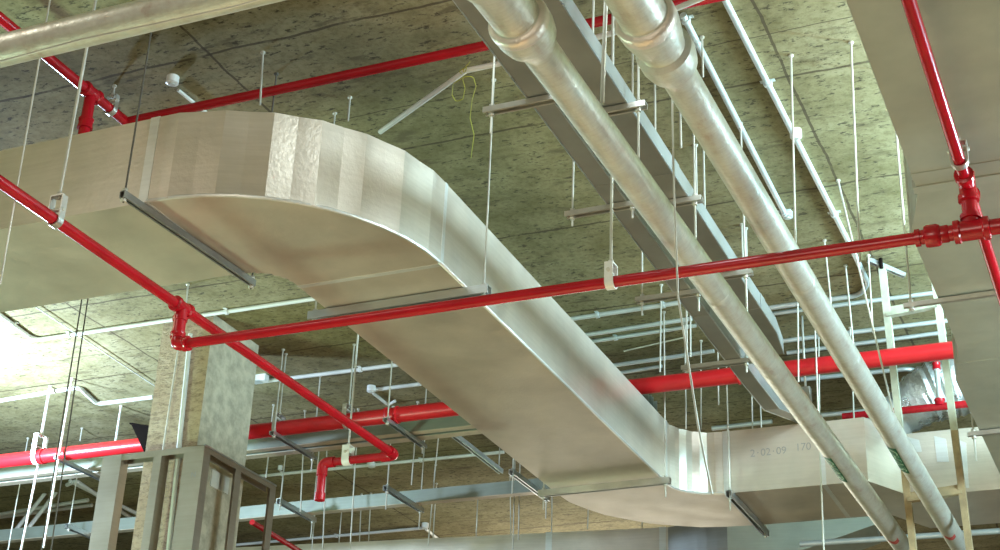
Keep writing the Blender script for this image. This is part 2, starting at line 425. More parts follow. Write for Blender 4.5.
# left branch
t = thing('sprinkler_pipe', 'red pipe running from left edge past the column, ending in a downturned stub', 'pipe', (XL, 7.7, ZB))
xe = -4.64; zend = atY(319, 499, 7.75).z
MB().tube([V((XL, 1.2, ZB)), V((XL, 7.75, ZB)), V((xe, 7.75, ZB)), V((xe, 7.75, zend))], rb_, .05, 16).build('pipe', 'red', t)
e = MB(); e.lathe((XL, YM-.06, ZB), (0,1,0), [(0, rb_), (.003, rb_*1.5), (.02, rb_*1.5), (.024, rb_*1.25), (.096, rb_*1.25), (.1, rb_*1.5), (.117, rb_*1.5), (.12, rb_)], 18)
e.lathe((XL, YM, ZB-.07), (0,0,1), [(0, rb_*1.4), (.02, rb_*1.4), (.022, rb_*1.2), (.07, rb_*1.2)], 16); e.build('tee', 'red', t)
e = MB().tube([V((XL, 7.66, ZB)), V((XL, 7.75, ZB)), V((XL-.09, 7.75, ZB))], rb_*1.3, .05, 16); e.build('elbow', 'red', t)
e = MB().tube([V((xe+.08, 7.75, ZB)), V((xe, 7.75, ZB)), V((xe, 7.75, ZB-.08))], rb_*1.3, .05, 16); e.build('elbow', 'red', t)
MB().lathe((xe, 7.75, zend-.012), (0,0,1), [(0, rb_*.9), (.002, rb_*1.25), (.05, rb_*1.25), (.052, rb_)], 16).build('end_cap', 'red', t)
# right branch
t = thing('sprinkler_pipe', 'steep red pipe descending under the wide duct at the right edge', 'pipe', (XRB, 5, ZB))
MB().sweep([V((XRB, 2.4, ZB)), V((XRB, 9.3, ZB))], rb_*.92, 16).build('pipe', 'red', t)
e = MB(); e.lathe((XRB, YM-.10, ZB), (0,1,0), [(0, rb_), (.003, rb_*1.45), (.03, rb_*1.5), (.035, rb_*1.25), (.17, rb_*1.25), (.175, rb_*1.5), (.197, rb_*1.45), (.2, rb_)], 18)
e.lathe((XRB, YM, ZM+.06), (0,0,1), [(0, rb_*1.15), (.06, rb_*1.15), (.065, rb_*1.55), (.09, rb_*1.55), (.1, rb_*1.25), (.19, rb_*1.25)], 18); e.build('tee', 'red', t)
# upper run under the slab
ZU = 4.25; YU = 5.70; XU = -4.845
t = thing('sprinkler_pipe', 'red pipe just under the slab, rising from the curved duct to the top edge', 'pipe', (-3, YU, ZU))
MB().sweep([V((XU, YU, ZU)), V((1.2, YU, ZU))], .026, 14).build('pipe', 'red', t)
e = coupling(MB(), (-2.0, YU, ZU), (1,0,0), .026, .08, 1.4); e.build('coupling', 'red', t)
t = thing('sprinkler_pipe', 'dark red pipe under the slab behind the silver pipe in the top left corner', 'pipe', (XU, 4.7, ZU))
MB().sweep([V((XU, 2.5, ZU)), V((XU, YU+.03, ZU))], .028, 14).build('pipe', 'red', t)
e = MB(); e.lathe((XU, 5.33, ZU), (0,1,0), [(0, .028), (.003, .042), (.02, .042), (.025, .036), (.095, .036), (.1, .042), (.117, .042), (.12, .028)], 16)
e.build('tee', 'red', t)
MB().sweep([V((XU, 5.39, ZU)), V((XU, 5.39, 3.72))], .03, 14).build('drop_pipe', 'red', t)
coupling(MB(), (XU, 5.39, 4.06), (0,0,1), .03, .06, 1.35).build('coupling', 'red', t)
clevis((XU, 5.56, ZU), (0,1,0), .028, 'grey pipe clamp on dark red pipe above the duct, top left', rise=.05)
# large bright main
t = thing('fire_main', 'thick bright red fire main passing behind the column and over the duct', 'pipe', (-4, 9.17, 3.74))
YG, ZG, RG = 9.17, 3.796, .056
MB().sweep([V((-12, YG, ZG)), V((-.16, YG, ZG))], RG, 24).build('pipe', 'bigred', t)
for x in (-8.1, -4.95, -3.9, -2.35, -.55): coupling(MB(), (x, YG, ZG), (1,0,0), RG, .10, 1.16).build('coupling', 'bigred', t)
# thin red pipe far right, above the duct, and its steel riser
t = thing('sprinkler_pipe', 'thin far red pipe on top of the duct at right', 'pipe', (-1.3, 10.05, 3.8))
a = atY(870, 414, 10.05); MB().sweep([V((-1.9, 10.05, a.z)), V((-.2, 10.05, a.z))], .026, 14).build('pipe', 'red', t)
b = atY(940, 405, 10.05); c = atY(937, 366, 10.05)
MB().sweep([V((b.x, 10.05, a.z)), V((b.x, 10.05, c.z))], .018, 12).build('riser', 'emt', t)
e = coupling(MB(), (b.x, 10.05, a.z+.03), (0,0,1), .026, .05, 1.4); coupling(e, (b.x, 10.05, c.z), (0,0,1), .02, .05, 1.4); e.build('coupling', 'red', t)
t = thing('sprinkler_pipe', 'thin red pipe low in the picture beside the stud frame', 'pipe', at(283, 541, 3.3))
MB().sweep([at(252, 522, 3.3), at(283, 541, 3.3), at(330, 570, 3.3)], .022, 12).build('pipe', 'red', t)

clevis((XL, 4.53, ZB), (0,1,0), rb_, 'clevis on the left red pipe in front of the duct side', rodr=.007, rise=.085, w=.035)
clevis((atY(611, 275, YM).x, YM, ZM), (1,0,0), rm_, 'bright white wrapped hanger on the long red pipe', rodr=.007, bandmat='white', w=.038, rise=.055)
clevis((XRB, 5.28, ZB), (0,1,0), rb_, 'flat strap hanger on the red pipe at the right edge', rise=.05, w=.03, rodtop=3.1)
clevis((xe+.17, 7.75, ZB), (1,0,0), rb_, 'pale hanger strap on the downturned red stub', bandmat='white', rise=.06, w=.05)
for px, py, lb in ((279, 420, 'clevis on the thick red main just right of the column'), (348, 417, 'clevis on the thick red main above the downturned stub')):
    clevis((atY(px, py, YG).x, YG, ZG), (1,0,0), RG, lb, rise=.05, w=.035)
clevis((atY(38, 455, YG).x, YG, ZG), (1,0,0), RG, 'white clevis on the thick red main at far left', bandmat='white', rodmat='white', rodr=.011, rise=.12, w=.045)

# ------------------------------------------------------------------ lagged silver pipes
ZP, RP = 2.98, .064
def lagged(x5, k5, label, prof, ystart, lb_px, word, stamp_px, cat='pipe'):
    X = lambda y: x5+k5*(y-5)
    x = X(6); ax = (k5, 1, 0)
    t = thing('insulated_pipe', label, cat, (x, 6, ZP-RP))
    MB().lathe((X(ystart), ystart, ZP), ax, prof, 28).build('lagging', 'lag', t)
    for i in range(1, len(prof)-1):
        d, r = prof[i]
        if r > RP*1.55 and prof[i-1][1] < r-.02:      # crinkled tape over the lip of each bulge
            y = ystart+d
            MB().lathe((X(y), y, ZP), ax, [(-.012, r*.86), (-.008, r*.97), (.0, r*1.03), (.03, r*1.03), (.036, r*1.0)], 28).build('lip_tape', 'lagtape', t)
    y = 6.2
    while y < 9.9:
        MB().lathe((X(y), y-.03, ZP), ax, [(0, RP), (.003, RP*1.015), (.057, RP*1.015), (.06, RP)], 28).build('joint_tape', 'lag', t); y += .95
    # label wrapped on the underside, towards the camera's left
    yl = at(*lb_px, ZP-RP*.8).y; x = X(yl)
    wrap = lambda s2, dy, k: V((x+math.sin(s2)*RP*k, yl+dy, ZP-math.cos(s2)*RP*k))
    mb = MB(); n = 8
    vs = [wrap(-1.15+1.1*i/n, dy, 1.03) for i in range(n+1) for dy in (-.23, .23)]
    mb.add(vs, [(2*i, 2*i+1, 2*i+3, 2*i+2) for i in range(n)])
    lab = mb.build('pipe_label', 'green', t)
    vs, fs = text_mesh(word, .07)
    W = max(v.x for v in vs)-min(v.x for v in vs); k2 = .38/W
    MB().add([wrap(-.62+(-v.y)/RP*1.15*-1, v.x*k2, 1.06) for v in vs], fs).build('lettering', 'pale_green', lab)
    ys = at(*stamp_px, ZP-RP).y; x = X(ys); n = 8
    vs = [V((x+math.sin(-.5+1.1*i/n)*RP*1.02, ys+dy+.04*math.sin(PI*i/n), ZP-math.cos(-.5+1.1*i/n)*RP*1.02)) for i in range(n+1) for dy in (-.035, .035)]
    MB().add(vs, [(2*i, 2*i+1, 2*i+3, 2*i+2) for i in range(n)]).build('stamp', 'stamp', t)
    return t
def yd(px, py): return at(px, py, ZP).y
R_ = RP
y1 = yd(517, 19); y0 = yd(492, -16)
p1 = [(0, R_*1.3), (y0-.30-2, R_*1.3), (y0-.28-2, R_*1.65), (y0-.06-2, R_*1.62), (y0-2, R_*1.35), (y1-.015-2, R_*1.28), (y1-2, R_*1.62), (y1+.07-2, R_*1.64), (y1+.12-2, R_*1.48), (y1+.16-2, R_*1.16), (y1+.19-2, R_*1.03), (y1+.4-2, R_), (11.5, R_)]
lagged(-1.722, .0131, 'left one of the two big silver lagged pipes descending to the bottom right', p1, 2, (843, 468), 'CHWR', (897, 541))
y2 = yd(645, 17); y3 = yd(662, 49)
p2 = [(0, R_*1.3), (y2-.015-2, R_*1.3), (y2-2, R_*1.62), (y2+.06-2, R_*1.64), (y2+.13-2, R_*1.45), (y2+.17-2, R_*1.3), (y3-.01-2, R_*1.28), (y3+.005-2, R_*1.58), (y3+.06-2, R_*1.58), (y3+.11-2, R_*1.42), (y3+.15-2, R_*1.12), (y3+.19-2, R_*1.02), (y3+.4-2, R_), (11.5, R_)]
lagged(-1.327, .0085, 'right one of the two big silver lagged pipes, with a double bulge near its top', p2, 2, (902, 459), 'CHWS', (952, 537))
t = thing('insulated_pipe', 'silver lagged pipe crossing the top left corner', 'pipe', (-3, 3.575, 3.04))
rt_ = .060
MB().sweep([V((-7, 3.575, 3.1)), V((-2.0, 3.575, 3.1))], rt_, 28).build('lagging', 'lag', t)
MB().tube([V((-7+.31*i, 3.575-rt_*math.sin(.25+.12*math.sin(i*1.7)), 3.1-rt_*math.cos(.25+.12*math.sin(i*1.7)))) for i in range(16)], .004, 0, 6).build('lap_seam', 'tape', t)

# ------------------------------------------------------------------ cable trunkings side by side
ZT = 3.505
def trunking(label, x0, x1, h, path, mat='galvdull', lid=True):
    t = thing('cable_trunking', label, 'cable tray', ((x0+x1)/2, 6.5, ZT))
    rings = []
    for (y, dx, dz) in path:
        rings.append([V((x0+dx, y, ZT+dz)), V((x1+dx, y, ZT+dz)), V((x1+dx, y, ZT+h+dz)), V((x0+dx, y, ZT+h+dz))])
    MB().loft(rings).build('trunking_body', mat, t)
    for x in (x0, x1):
        MB().sweep([V((x+dx, y, ZT+dz)) for y, dx, dz in path], .004, 6).build('lip', 'galv', t)
    for y in (4.4, 6.0, 7.6):
        MB().box((x0-.003, y-.05, ZT-.003), (x1+.003, y+.05, ZT+h+.002)).build('splice_plate', mat, t)
    return t
xt1 = at(531, 70, ZT).x
trunking('left galvanised trunking beside the silver pipe, rising at its far end', -2.226, xt1, .10, [(2.5,0,0),(8.62,0,0),(9.1,0.01,.0),(10.1,.05,.24),(10.8,.05,.24)])
XT2 = at(597, 90, ZT).x-.06; 
trunking('right galvanised trunking between the two silver pipes', XT2, -1.838, .09, [(2.5,0,0),(7.9,0,0),(8.2,-.03,-.01)])
zs = ZT-.03
for (ax_, ay_), (bx_, by_), lb, ea, eb in (
    ((483,113), (574,99), 'strut under the left trunking nearest the top edge', .1, .06),
    ((565,217), (638,207), 'strut under the left trunking just above the long red pipe', .05, .06),
    ((637,304), (704,292), 'strut under the left trunking just below the long red pipe', .08, .1),
    ((682,371), (752,362), 'strut under the left trunking in front of the thick red main', .02, .06),
    ((606,115), (646,107), 'short strut under the right trunking nearest the top edge', .03, .28),
    ((674,206), (701,201), 'short strut under the right trunking just above the long red pipe', .03, .3),
    ((724,279), (752,274), 'short strut under the right trunking just below the long red pipe', .03, .3)):
    p, q = at(ax_, ay_, zs), at(bx_, by_, zs); q.y = p.y = (p.y+q.y)/2
    if 'right trunking' in lb: p.x = XT2-.055; q.x = max(q.x, -1.838+.065)
    else: q.x = max(q.x, xt1+.06)
    trapeze(p, q, lb, (ea, eb), 'strut', .041, .026)

# ------------------------------------------------------------------ hangers of the ducts
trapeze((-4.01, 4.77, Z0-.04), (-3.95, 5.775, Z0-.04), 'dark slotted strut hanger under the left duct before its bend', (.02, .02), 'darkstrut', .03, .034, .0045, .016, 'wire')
trapeze((-3.88, 6.215, Z0-.05), (-2.86, 6.205, Z0-.05), 'bright strut hanger under the duct just above the long red pipe', (.02, .02), 'galv', .05, .044, .005, .03)
trapeze((-3.87, 9.36, Z0-.05), (-2.92, 9.33, Z0-.05), 'strut hanger under the duct just before its second bend', (.09, .09), 'strut', .042, .044)
trapeze((-2.63, 9.70, Z0-.05), (-2.63, 10.72, Z0-.05), 'strut hanger under the duct just after its second bend', (.09, .02), 'galv', .042, .044)
trapeze((-.97, 6.83, ZR-.03), (.45, 6.79, ZR-.03), 'upper strut hanger under the wide duct at right', (.02, .02), 'strut', .022, .022)
trapeze((-.94, 8.73, ZR-.034), (.45, 8.70, ZR-.034), 'lower strut hanger under the wide duct at right', (.15, .02), 'strut', .024, .026)

# ------------------------------------------------------------------ far cable trays and low ducts, bottom left
def ftray(label, y0, y1, z, h, x0, x1, mat='tray', base='board'):
    t = thing('cable_tray', label, 'cable tray', ((x0+x1)/2, (y0+y1)/2, z))
    MB().prism([V((x0,y0,z)),V((x0,y1,z)),V((x0,y1,z+h)),V((x0,y1-.004,z+h)),V((x0,y1-.004,z+.004)),V((x0,y0+.004,z+.004)),V((x0,y0+.004,z+h)),V((x0,y0,z+h))], (x1-x0,0,0)).build('tray_body', mat, t)
    MB().box((x0, y0+.006, z-.004), (x1, y1-.006, z)).build('tray_base', base, t)
    return t
zf1 = 3.757; g1, g2, g3 = (at(300, y, zf1).y for y in (447.5, 449.2, 453.5))
ftray('galvanised tray right under the thick red main, nearer of the pair', 9.42, g1, zf1, .10, -13, -3.1)
ftray('beige tray behind the tray under the thick red main', g2, g3, zf1, .10, -13, -3.1)
zf2 = atY(325, 510.5, 10.9).z
ftray('galvanised tray low behind the downturned red stub', 10.9, 10.985, zf2, .105, -14, -3.4)
def fstrut(a, b, z, lb, ext, **k):
    p, q = at(*a, z), at(*b, z)
    if abs(z-(zf1-.045)) < 1e-6: p.y = 9.05; q.y = max(q.y, g3+.06)
    else: q.y = max(q.y, 11.06)
    trapeze(p, (p.x+.01, q.y, z), lb, ext, 'galv', .041, .025 if abs(z-(zf1-.045)) < 1e-6 else .04, **k)
z_ = zf1-.045
fstrut((281,440), (307,457), z_, 'short strut under the paired trays, right of the column', (.02, .1))
fstrut((395,428), (419,446), z_, 'short strut under the paired trays, above the downturned stub', (.02, .05))
fstrut((74,468), (100,487), z_, 'short strut under the paired trays, left of the stud frame', (.7, .03), rodmat='white', rodr=.009)
z_ = zf2-.045
fstrut((278,503), (302,518), z_, 'short strut under the lower tray beside the stud frame', (.05, .15))
fstrut((385,490), (413,506), z_, 'short strut under the lower tray, below the downturned stub', (.15, .15))
fstrut((511,474), (534,494), z_, 'short strut under the lower tray beside the duct edge', (.15, .15))
fstrut((66,528), (90,543), z_, 'short strut under the lower tray, left of the stud frame', (.02, .12))
# diagonal light steel strut
a, b = at(451, 435, 4.1), at(501, 474, 4.1)
t = thing('steel_strut', 'bare steel strut slung near the slab left of the duct', 'strut', a)
MB().channel(a, b, .041, .041).build('strut', 'emt', t)
for q in (a.lerp(b, .05), a.lerp(b, .95)): MB().sweep([q, V((q.x, q.y, H))], .005, 8).build('threaded_rod', 'rod', t)

# low duct at the bottom edge with its bend and flare
zt3 = 3.9
a, b = at(330, 543, zt3), at(668, 527, zt3)
d = (b-a); d.z = 0; d.normalize(); n3 = V((-d.y, d.x, 0))
if n3.y < 0: n3 = -n3
t = thing('air_duct', 'foil-faced duct along the bottom edge behind the big duct', 'duct', a-V((0,0,.5)))
def r3(p, w=.6, h=.5, zt=zt3): return [V((p.x, p.y, zt-h)), V((p.x+n3.x*w, p.y+n3.y*w, zt-h)), V((p.x+n3.x*w, p.y+n3.y*w, zt)), V((p.x, p.y, zt))]
MB().loft([r3(a-d*3), r3(b)]).build('duct_section', 'duct', t)
MB().loft([r3(b+d*(.55*i/6)-n3*(.14*math.sin(PI/2*i/6))) for i in range(7)]).build('duct_elbow', 'galvdull', t)
e = b+d*.55-n3*.14
MB().loft([r3(e), r3(e+d*1.25+n3*.15, .6, .12, zt3+.06)]).build('duct_flare', 'duct_big', t)
for k in (-.3, -1.9, -3.3):
    q = b+d*k+n3*.3; MB().sweep([V((q.x, q.y, zt3)), V((q.x, q.y, H))], .006, 8).build('hanger_rod', 'rod', t)
for k in (-.05, -1.1):
    q = b+d*k; MB().loft([[V(v)+V((0,0,0))-n3*.004*(1 if i in (0,3) else -1)+V((0,0,.004*(1 if i > 1 else -1))) for i, v in enumerate(r3(q+d*s))] for s in (-.03, .03)]).build('joint_tape', 'tape', t)

# ------------------------------------------------------------------ conduits on the slab
ZC = H-.018
def cz(*pp, z=ZC): return [at(x, y, z) for x, y in pp]
G = 'surface conduits'
conduit(cz((-20, 300), (34, 340), (325, 297)), .016, 'white conduit bending on the slab left of the column top', clips=((0, .6), (1, .13), (1, .68)))
conduit(cz((262, 381.5), (404, 364)), .016, 'white conduit on the slab right of the column, upper', clips=((0, .7),))
conduit(cz((372, 390), (421, 384)), .016, 'short white conduit on the slab beside the duct edge', clips=())
conduit(cz((373, 393), (388, 405), (395, 401)), .012, 'short crooked conduit hooking down towards the thick red main', bend=.02)
conduit(cz((-20, 404), (79, 387), (97, 404), (153, 397)), .018, 'kinked white conduit in the bright glow on the slab', bend=.05)
conduit(cz((240, 478), (504, 452)), .015, 'long white conduit on the slab behind the downturned stub', clips=((0, .17), (0, .7)))
conduit(cz((235, 545), (424, 528)), .015, 'conduit on the slab near the bottom edge', clips=((0, .55),))
conduit(cz((426, 529), (450, 549)), .015, 'short conduit leaving the box near the bottom edge', bend=.02)
conduit(cz((571, 319), (680, 302.5)), .016, 'first conduit between big duct and trunking, nearest the long red pipe', 'emt', clips=((0, .25), (0, .85)))
conduit(cz((585, 335), (692, 318.5)), .015, 'second conduit between big duct and trunking', 'emt')
conduit(cz((591, 341.5), (696, 325.5)), .014, 'third conduit between big duct and trunking', 'emt', clips=((0, .24),))
conduit(cz((613, 365.5), (714, 351)), .015, 'fourth conduit between big duct and trunking', 'emt')
conduit(cz((619, 373), (662, 366)), .013, 'fifth conduit, just above the thick red main by the duct', 'emt')
conduit(cz((624, 351), (684, 337.5)), .006, 'thin wire on the slab between big duct and trunking', 'rod', bend=0)
conduit(cz((712, 428.5), (772, 421.5)), .018, 'conduit seen above the duct bend between trunking and pipe', 'emt')
conduit(cz((683, 15), (786, 216)), .017, 'left steel conduit running down the slab right of the silver pipes', 'emt', clips=((0, .02), (0, .98)))
conduit(cz((716, -18), (850, 245), (868, 283), (860, 295), (766, 308.5)), .017, 'right steel conduit running down the slab, bending left at its far end', 'emt', bend=.12, clips=((0, .32), (0, .85)))
conduit(cz((770, 314), (936, 292.5)), .015, 'slab conduit right of pipes, just below the bent conduit', 'emt')
conduit(cz((783, 341), (952, 320)), .016, 'slab conduit right of pipes, upper of two above the thick main', 'emt')
conduit(cz((787, 353), (946, 332)), .015, 'slab conduit right of pipes, lower of two above the thick main', 'emt')
conduit(cz((801, 379.5), (912, 368.5), (927, 379)), .017, 'conduit below the thick main bending down to the foil duct', 'emt', bend=.1)
conduit(cz((818, 415.5), (868, 411)), .018, 'conduit between the two silver pipes above the far duct', 'emt')
conduit([atY(x, y, 12.6) for x, y in ((800, 544), (880, 539), (1000, 531))], .025, 'pale conduit low behind the silver pipes at the bottom edge', 'emt', 0)
conduit([atY(x, y, 8.33) for x, y in ((190.5, 334), (168, 555))], .017, 'vertical conduit on the front of the column', 'plate', 0)
conduit([atY(x, y, 8.335) for x, y in ((178, 350), (160, 470), (148, 560))], .006, 'thin cable down the front of the column', 'rod', 0)
conduit(cz((36, 307), (158, 388)), .005, 'thin pale wire running over the slab towards the column', 'white', 0)
# loose white conduit with yellow wire tail
z9 = 4.2
conduit(cz((380, 132), (466, 70.5), (498, 64), (622, 30.5), (712, -6), z=z9), .014, 'loose white conduit kinked where a yellow wire is tied', 'pvc', .03)
pts = [at(x, y, z9-.01) for x, y in ((470, 62), (463, 70), (466, 76), (458, 72), (468, 66), (462, 78), (453, 84), (452, 95), (456, 102), (463, 99), (465, 88), (462, 77), (473, 76), (476, 86), (472, 100), (470, 118), (474, 135), (471, 158))]
o = MB().tube(pts, .0025, .03, 6).build('yellow_wire', 'yellow'); tag(o, 'tangled yellow wire tied to the loose white conduit', 'wire')
# boxes
def jbox(px, py, r, h, label, mat='white', z=H, grp='round boxes on the slab'):
    q = at(px, py, z-h)
    t = thing('junction_box', label, 'box', (q.x, q.y, z-h), grp)
    MB().lathe((q.x, q.y, z-h), (0,0,1), [(0, r*.7), (.004, r), (h, r)], 20).build('box_body', mat, t)
    MB().lathe((q.x, q.y, z-h-.006), (0,0,1), [(0, r*.5), (.006, r*.55)], 16).build('cover', 'plate', t)
jbox(172, 84, .034, .045, 'round white box on the slab above the left duct bend')
conduit(cz((178, 90), (208, 114)), .01, 'short conduit from the round white box to the duct', 'pvc')
jbox(796, 138, .032, .05, 'round white box on the right steel conduit')
jbox(788, 218, .03, .04, 'round box at the end of the left steel conduit', 'emt')
jbox(371, 392, .035, .05, 'round white box on the slab above the thick red main')
jbox(425, 528, .036, .05, 'round white box on the slab near the bottom edge')
jbox(371, 467, .04, .04, 'round white detector on the slab below the red stub elbow')
jbox(280, 470, .022, .04, 'small box on the slab conduit right of the stud frame')
q = at(258, 381.5, H-.05); t = thing('junction_box', 'rectangular white box on the slab right of the column', 'box', q); MB().box((q.x-.1, q.y-.03, H-.055), (q.x+.08, q.y+.03, H)).build('box_body', 'white', t, .004); MB().box((q.x-.04, q.y-.032, H-.058), (q.x+.03, q.y+.032, H-.05)).build('cover', 'emt', t)
q = at(718, 365, 4.0)
# small metal floodlight-like bracket below the thick main
q = atY(700, 386, 9.6); t = thing('junction_box', 'small grey box on a stem between the silver pipes', 'box', atY(806, 396, 9.7))
q = atY(806, 396, 9.7); MB().box((q.x-.035, q.y-.03, q.z-.04), (q.x+.035, q.y+.03, q.z+.06)).build('box_body', 'galv', t, .004); MB().sweep([q+V((0,0,.05)), V((q.x, q.y, H))], .008, 8).build('stem', 'rod', t)

# ------------------------------------------------------------------ loose rods
RODS = [
 (263,52,260,105,None,'short rod onto the curved duct left of centre'),
 (350,97,348,121,None,'very short rod onto the top of the curved duct'),
 (791,55,795.5,243,None,'long rod left of the round white box, right of silver pipes'),
 (851,42,860,262,None,'longest rod hanging clear between silver pipe and wide duct'),
 (838,180,893,412,None,'slanting rod from the slab down to the timber frame'),
 (826,255,831,304,8.6,'rod stub below the long red pipe, left of the longest rod'),
 (746,228,747,264,None,'short rod stub between the trunking and right silver pipe'),
 (868,250,873,333,8.9,'rod stub left of the timber frame'),
 (849,300,854,350,9.0,'short rod above the thick main between pipe and frame'),
 (661,303,660,372,8.9,'rod crossing the conduits between duct and trunking'),
 (690.5,318,690.5,357,8.7,'rod stub at the trunking edge below the red pipe'),
 (685,333,686,429,9.55,'rod standing on the duct second bend, left'),
 (701,395,701,429,9.9,'rod standing on the duct second bend, right'),
 (718,357,718.5,405,9.6,'rod hanging beside the trunking below the thick main'),
 (752,402,752.5,429,10.0,'rod seen under the rising trunking'),
 (819,366,819.5,414,9.9,'rod between silver pipes below the thick main'),
 (798,330,798.5,382,8.9,'rod crossing the thick main between silver pipes'),
 (853,396,854,419,10.0,'rod stub left of the right silver pipe, far down'),
 (819,430,824,556,9.1,'long rod in front of the far duct between silver pipes'),
 (515,460,513,553,11.2,'left one of two close rods beside the duct corner'),
 (520,462,518.5,540,11.25,'right one of two close rods beside the duct corner'),
 (510.5,508,511,536,12.4,'short rod left of the close rods near the duct corner'),
 (552,494,551.5,534,11.9,'rod left of the duct outer corner at the bottom'),
 (588,514,587.5,529,12.2,'rod tucked under the duct outer curve'),
 (432.5,499,428,546,11.9,'rod above the box near the bottom edge, left'),
 (434.5,515,433,538,12.4,'rod above the box near the bottom edge, right'),
 (414.5,445,411.5,485,10.4,'rod near the slung strut, left'),
 (437,451,434,482,10.4,'rod near the slung strut, right'),
 (356,451,350,553,10.4,'long rod just right of the downturned stub'),
 (326,470,322.5,556,10.6,'long rod directly behind the downturned stub'),
 (315,512,311.5,553,11.6,'thin rod left of the downturned stub'),
 (303,455,300.5,512,10.3,'rod left of the downturned stub above the low tray'),
 (270,440,266,478,10.1,'rod beside the stud frame top corner'),
 (360,530,359,553,12.5,'short rod near the bottom edge right of the stub'),
 (369,533,368,553,12.5,'shorter rod near the bottom edge right of the stub'),
 (28,438,7,556,None,'long pale rod at the far left bottom corner'),
 (82,428,80,441,None,'rod stub above the thick main, left of the column'),
 (188,284,186,306,None,'short rod behind the red tee left of the column'),
 (558,0,562,48,5.2,'rod crossing the right trunking at the top'),
 (701,0,703,77,6.2,'blurred rod beside the right silver pipe at the top'),
 (606,0,602,104,4.6,'thick rod crossing the right trunking beside the white hanger rod'),
 (680,101,681,148,6.0,'rod behind the right silver pipe near its bulge'),
 (897,555,878,505,13.0,'rod low behind the left silver pipe'),
]
for x1, y1, x2, y2, Y, lb in RODS:
    if y2 < y1: x1, y1, x2, y2 = x2, y2, x1, y1
    br = 'bright white' in lb
    hrod(x1, y1, x2, y2, lb, Y, .009 if 'thick' in lb.split()[0] or br else .0055, 'white' if br else 'rod')
q = atY(38, 466, YG); tag(MB().sweep([atY(20, 556, YG), q], .009, 8).build('threaded_rod', 'white'), 'bright white rod below the white clevis', 'rod', 'hanging rods')
for x1, y1, x2, y2, Y, lb in ((50,0,0,285,4.3,'thin wire hanging in front of the duct at far left'), (82,298,41,553,6.3,'left one of two dark cables hanging below the left duct'), (88,298,50.5,553,6.32,'right one of two dark cables hanging below the left duct'), (213,445,209,553,9.3,'dark cable seen right behind the stud frame')):
    hrod(x1, y1, x2, y2, lb, Y, .004, 'wire' if 'dark' in lb else 'rod', 'hanging cables', 'hanging_cable', 'cable')
pts = [atY(x, y, 5.0) for x, y in ((671, 40), (674, 190), (678, 296), (698, 425), (712, 494))]
dv = (pts[0]-pts[1]).normalized(); pts[0] = pts[1]+dv*((H-pts[1].z)/dv.z)
tag(MB().tube(pts, .004, 0, 8).build('hanging_cable', 'rod'), 'long slack cable hanging in front of the long red pipe and duct bend', 'cable', 'hanging cables')
# braces in the far left corner
for (x1, y1), (x2, y2), lb in (((50, 487), (15, 531), 'left pale brace leaning under the trays at far left'), ((60, 487), (27, 530), 'right pale brace leaning under the trays at far left')):
    tag(MB().tube([atY(x1, y1, 11.6), atY(x2, y2, 11.6)], .02, 0, 10).build('brace', 'pvc'), lb, 'brace')
for pp, lb in ((((-10, 516), (88, 500)), 'upper pale conduit behind the trays at far left'), (((-10, 519), (0, 517), (92, 505)), 'lower pale conduit behind the trays at far left'), (((67, 485), (76, 481), (140, 524)), 'pale conduit sloping behind the stud frame, lower'), (((70, 481), (100, 496), (140, 515)), 'pale conduit sloping behind the stud frame, upper')):
    conduit([at(x, y, H-.02) for x, y in pp], .02, lb, 'pvc', .02)

# ------------------------------------------------------------------ stud frame round the column
YF = 8.22
tl, tr = atY(103, 457, YF), atY(205, 444, YF)
zt = (tl.z+tr.z)/2; x0, x1f = tl.x, tr.x; y9 = 9.16
t = thing('stud_frame', 'grey metal stud frame boxed around the concrete column', 'frame', (x0, YF, -CZ))
def stud(x, y, w, dpt, along, flip=1):
    e = MB(); z0 = -CZ; th = .003
    if along == 'x': poly = [(x,y),(x+w,y),(x+w,y+dpt),(x+w-.012,y+dpt),(x+w-.012,y+dpt-th),(x+w-th,y+dpt-th),(x+w-th,y+th),(x,y+th)]
    else: poly = [(x,y),(x,y+w),(x-dpt,y+w),(x-dpt,y+w-.012),(x-dpt+th,y+w-.012),(x-dpt+th,y+w-th),(x-th,y+w-th),(x-th,y)]
    e.prism([V((px, py, z0)) for px, py in poly], (0, 0, zt-z0)); e.build('stud', 'stud', t)
stud(x0, YF, .115, .075, 'x'); stud(x0+.115, YF, .045, .085, 'x')
xm = atY(154, 453, YF).x; stud(xm, YF+.003, .065, .09, 'x')
xc = atY(189, 446, YF).x; stud(xc, YF, x1f-xc, .08, 'x'); stud(xc-.035, YF+.004, .04, .085, 'x')
def track(p, q, upv): MB().channel(p, q, .085, .045, .003, .001, upv).build('track', 'stud', t)
track((x0, YF+.045, zt-.045), (x1f, YF+.045, zt-.045), (0,0,1))
track((x1f-.043, YF, zt-.045), (x1f-.043, y9, zt-.045), (0,0,1))
for y in (8.62, y9-.075): stud(x1f, y, .075, .06, 'y')
MB().bar((x1f-.002, YF, zt-.002), (x1f-.002, y9, zt-.002), .012, .012).build('track_edge', 'galv', t)
vs, fs = text_mesh('N', .055)
q = atY(193.5, 475, YF); MB().add([V((q.x+v.x, YF-.002, q.z+v.y)) for v in vs], fs).build('stud_mark', 'darkstrut', t)
